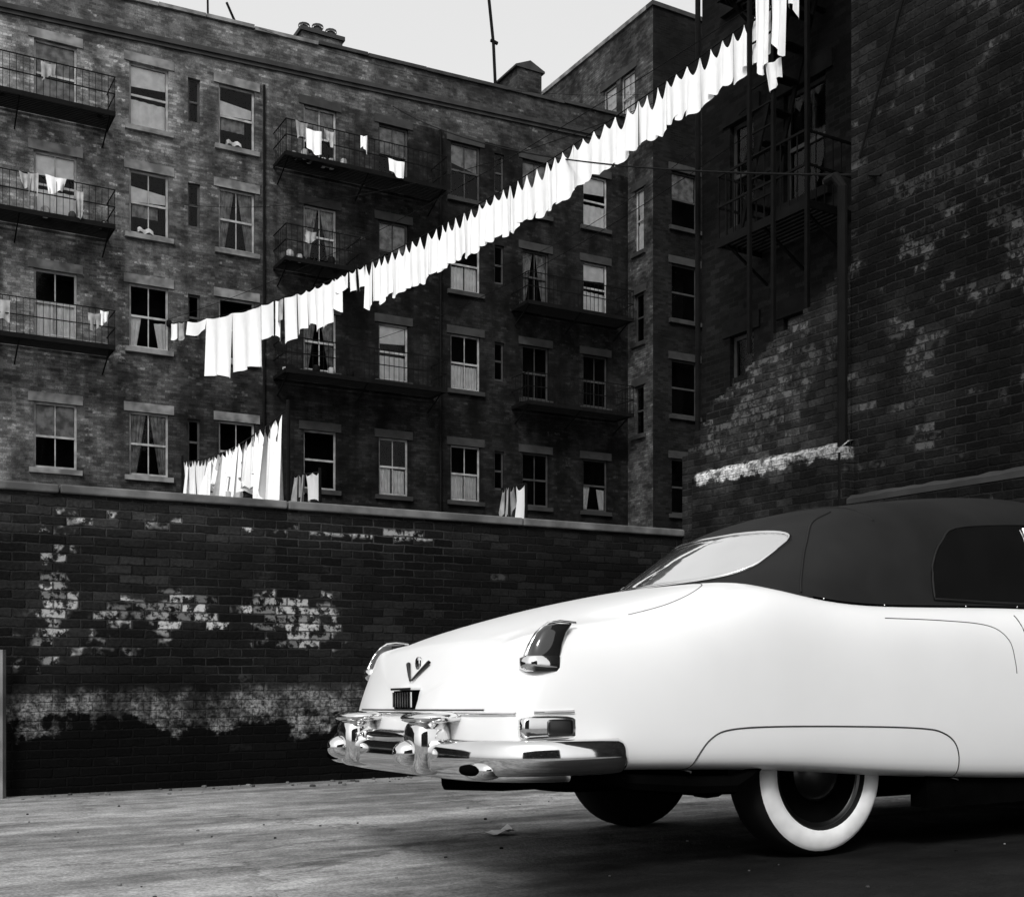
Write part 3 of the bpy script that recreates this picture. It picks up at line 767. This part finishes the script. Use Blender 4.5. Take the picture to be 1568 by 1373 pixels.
ws = MB(); ws.grid(lambda a, c: (2.42-.40*c-.18*abs(a*2-1)**2, (a-.5)*1.45*(1-.05*c), 1.13+.63*c), 12, 3, SIDEGL); ws.build("windshield", car, smooth=True)
ch2 = MB()
for sg in (-1,1):
    pts = []
    for i in range(30):
        s_ = .02 + i*.07; pts.append(top_pt(BV, s_, sg*.825, .004))
    ch2.tube(pts, .007, BLACK, 6)
    for s_ in (.07, .43, .95, 1.3):
        p = top_pt(BV, s_, sg*.835, .010); ch2.blob(tuple(p), (.004,.004,.004), 1, CHROME, 6, 4)
ch2.build("belt_moulding", car, smooth=True)

def sweep(mb, path, rings_, m):
    N = len(path); nn_ = 18; i0 = len(mb.v)
    for k in range(N):
        p = Vector(path[k]); d = (Vector(path[min(k+1,N-1)]) - Vector(path[max(k-1,0)])).normalized(); nr = Vector((-d.y, d.x))
        t_, hh, zc = rings_[k]
        for j in range(nn_):
            a = 2*math.pi*j/nn_; ca_, sa_ = math.cos(a), math.sin(a)
            ca_ = math.copysign(abs(ca_)**.8, ca_); sa_ = math.copysign(abs(sa_)**.75, sa_)
            q = p + nr*t_*ca_; mb.v.append((q.x, q.y, zc + hh*sa_))
    for k in range(N-1):
        for j in range(nn_):
            mb.f.append((i0+k*nn_+j, i0+k*nn_+(j+1)%nn_, i0+(k+1)*nn_+(j+1)%nn_, i0+(k+1)*nn_+j)); mb.mi.append(mb.mat(m))
    for base in (i0, i0+(N-1)*nn_): mb.f.append(tuple(base+j for j in range(nn_))); mb.mi.append(mb.mat(m))
half = spline([(-1.09,-.975,0),(-1.13,-1.005,0),(-1.25,-1.02,0),(-1.40,-1.01,0),(-1.52,-.95,0),(-1.60,-.83,0),(-1.645,-.62,0),(-1.66,-.35,0),(-1.66,0,0)], 6)
path = [(p.x, p.y) for p in half] + [(p.x, -p.y) for p in half[-2::-1]]
NP = len(path); rg = []
for k in range(NP):
    e_ = min(k, NP-1-k)/6.0; tp = min(1, e_)**.5 if e_ > 0 else .15
    rg.append((.048*max(.25,tp), .068*max(.3,tp), .490))
sweep(ch, path, rg, CHROME)
fpath = [(2.42-(p[0]+.02), p[1]) for p in path if p[0] < -1.2]
sweep(ch, fpath, [(.045,.065,.47)]*len(fpath), CHROME)
path2 = [(p[0]*.985+.02, p[1]*.93) for p in path if p[0] < -1.35]
sweep(ch, path2, [(.03,.025,.42)]*len(path2), CHROME)
for y in (-.42, .42):
    ch.blob((-1.665, y, .525), (.085,.095,.115), .6, CHROME, 28, 18)
    ch.blob((-1.735, y, .50), (.075,.060,.055), .9, CHROME, 20, 12)
    ch.blob((-1.64, y, .640), (.12,.15,.026), .8, CHROME, 24, 10)
    ch.blob((4.10, y, .52), (.09,.09,.09), .9, CHROME, 20, 12)
ch.blob((-1.67, 0, .56), (.04,.30,.03), .7, CHROME, 24, 10)
for z in (.60,.67,.74): ch.blob((3.90, 0, z), (.04,.62,.014), .7, CHROME, 24, 6)
for sg in (-1, 1):
    ch.blob((-1.60, sg*.80, .445), (.06,.11,.04), .8, CHROME, 22, 12)
    ch.blob((3.75, sg*.74, .80), (.09,.115,.115), 1.0, CHROME, 20, 12); ch.blob((3.79, sg*.74, .80), (.07,.09,.09), 1.0, WHITEW, 20, 12)
ch.tube([rear_pt(BV, -.88+1.76*i/30, .655, .004) for i in range(31)], .007, CHROME, 6)
for sg in (-1, 1):
    ch.tube([side_pt(BV, -1.44+.16*i/6, .66, .003, sg) for i in range(7)], .007, CHROME, 6)
    ch.blob((-1.36, sg*.915, .600), (.135,.035,.048), .35, CHROME, 24, 12)
    ch.blob((-1.34, sg*.932, .600), (.06,.025,.034), .35, HUB, 20, 10)
ch.build("chrome_trim_and_bumper", car, smooth=True)
ex = MB()
for sg in (-1, 1):
    ex.blob((-1.648, sg*.80, .445), (.03,.075,.022), .8, BLACK, 18, 10)
ex.build("exhaust_outlets", car, smooth=True)

tl = MB()
for sg in (-1, 1):
    secs = [(.815,-1.445,-1.30,.052),(.83,-1.46,-1.30,.056),(.868,-1.46,-1.30,.056),(.874,-1.445,-1.30,.050),(.92,-1.425,-1.29,.046),(.965,-1.395,-1.27,.038),(.99,-1.365,-1.25,.030),(1.0,-1.335,-1.24,.016)]
    i0 = len(tl.v); nn = 20
    for (z, xa, xb, hw) in secs:
        for j in range(nn):
            a = 2*math.pi*j/nn; c_, s_ = math.cos(a), math.sin(a)
            tl.v.append(((xa+xb)/2 + (xb-xa)/2*math.copysign(abs(c_)**.6, c_), sg*.870 + hw*math.copysign(abs(s_)**.6, s_), z))
    for k in range(len(secs)-1):
        for j in range(nn):
            tl.f.append((i0+k*nn+j, i0+k*nn+(j+1)%nn, i0+(k+1)*nn+(j+1)%nn, i0+(k+1)*nn+j)); tl.mi.append(tl.mat(CHROME if k < 3 else LENS))
    tl.f.append(tuple(i0+(len(secs)-1)*nn+j for j in range(nn))); tl.mi.append(tl.mat(LENS))
    tl.tube([(-1.22,sg*.870,1.004),(-1.29,sg*.870,1.01),(-1.34,sg*.870,1.003),(-1.375,sg*.871,.98),(-1.41,sg*.872,.94),(-1.445,sg*.872,.875)], .006, CHROME, 6)
tl.build("tail_lamps", car, smooth=True)

em = MB()
for sg in (-1, 1):
    em.tube([rear_pt(BV, sg*(.01+.11*i/6), .80+.075*i/6, .010) for i in range(7)], [.005+.001*i for i in range(7)], HUB, 8)
em.blob(tuple(rear_pt(BV, 0, .875, .008)), (.012,.028,.03), .8, CHROME, 16, 8)
c_ = rear_pt(BV, 0, .69, .0)
em.box(c_.x-.012, c_.x+.08, -.115, .115, .675, .755, BLACK)
for i in range(8): em.box(c_.x-.022, c_.x-.013, -.106+i*.0285, -.092+i*.0285, .682, .748, CHROME)
em.box(c_.x-.026, c_.x+.08, -.12, .12, .757, .767, CHROME)
em.build("trunk_emblem_and_plate_lamp", car, smooth=False)

def wheel(x, sg, name):
    w_ = MB()
    prof = [(0.0,-.005),(.05,-.006),(.095,-.018),(.12,-.035),(.125,-.045),(.15,-.06),(.195,-.055),(.217,-.03),(.229,-.022),(.238,-.024),(.250,-.006),(.285,.004),(.32,.0),(.340,-.012),(.357,-.035),(.366,-.06),(.368,-.10),(.368,-.16),(.360,-.20),(.34,-.23),(.24,-.23),(.0,-.21)]
    mats = [HUB]*3+[HUB]*1+[BLACK]*3+[HUB]*2+[RUBBER]+[WHITEW]*3+[RUBBER]*9
    w_.lathe(prof, (x, sg*.84, .366), sg, 56, mats[:len(prof)-1])
    return w_.build(name, car, smooth=True)
wheel(.04,-1,"rear_wheel_near"); wheel(.04,1,"rear_wheel_far"); wheel(3.0,-1,"front_wheel_near"); wheel(3.0,1,"front_wheel_far")
ub = MB()
ub.box(-.85, 3.4, -.58, .58, .33, .46, BLACK); ub.box(.5, 2.6, -.6, .6, .22, .329, BLACK)
for sg in (-1, 1):
    a_, b2 = sorted((sg*.80, sg*.90))
    ub.box(.60, 2.5, a_, b2, .19, .34, BLACK)
    L = [(-1.15,.40),(-1.0,.375),(-.7,.35),(-.50,.345),(-.42,.38),(-.36,.42)]
    ub.tube([(p[0], sg*.90, p[1]) for p in L], [.02,.035,.04,.04,.03,.02], BLACK, 8)
ub.tube([(.03,-.7,.366),(.03,.7,.366)], .05, BLACK, 10); ub.blob((.03,0,.34),(.14,.14,.14),.9,BLACK,14,8)
ub.tube([(-1.2,.45,.33),(-.9,.45,.31),(-.4,.45,.31)],.06,BLACK,10); ub.blob((-.75,0,.38),(.35,.5,.09),.5,BLACK,16,8)
ub.build("underbody", car, smooth=False)

# ------------------------------------------------------------------ camera, world, sun
cam = bpy.data.cameras.new("camera"); co_ = bpy.data.objects.new("camera", cam); scene.collection.objects.link(co_)
cam.sensor_width = 36; cam.lens = 36*1800/1568; cam.shift_y = .214; cam.clip_start = .05; cam.clip_end = 2000
co_.location = (0, 0, CAM); co_.rotation_euler = (math.radians(90), 0, 0); scene.camera = co_
EL = math.radians(44); h = Vector((-.18, -.98, 0)).normalized()
S_ = Vector((h.x*math.cos(EL), h.y*math.cos(EL), math.sin(EL)))
sun = bpy.data.lights.new("sun", 'SUN'); sun.energy = 2.2; sun.angle = math.radians(14); sun.color = (1, .995, .985)
so_ = bpy.data.objects.new("sun", sun); scene.collection.objects.link(so_); so_.rotation_euler = S_.to_track_quat('Z', 'Y').to_euler(); so_.location = (0,0,50)
wd = bpy.data.worlds.new("World"); scene.world = wd; wd.use_nodes = True
nt = wd.node_tree; bg = nt.nodes["Background"]
sk = nt.nodes.new("ShaderNodeTexSky"); sk.sky_type = 'NISHITA'; sk.sun_disc = False; sk.sun_elevation = EL; sk.sun_rotation = math.atan2(h.x, h.y)
sk.dust_density = 5.0; sk.air_density = 1.5
bw = nt.nodes.new("ShaderNodeRGBToBW"); nt.links.new(sk.outputs[0], bw.inputs[0])
# hazy overcast: the clear-sky radiance is veiled by an even white cloud layer
mm = nt.nodes.new("ShaderNodeMath"); mm.operation = 'MULTIPLY_ADD'; nt.links.new(bw.outputs[0], mm.inputs[0]); mm.inputs[1].default_value = .6; mm.inputs[2].default_value = 4.8
nt.links.new(mm.outputs[0], bg.inputs[0]); bg.inputs[1].default_value = .13
scene.view_settings.view_transform = 'Standard'; scene.view_settings.look = 'None'; scene.view_settings.exposure = 0
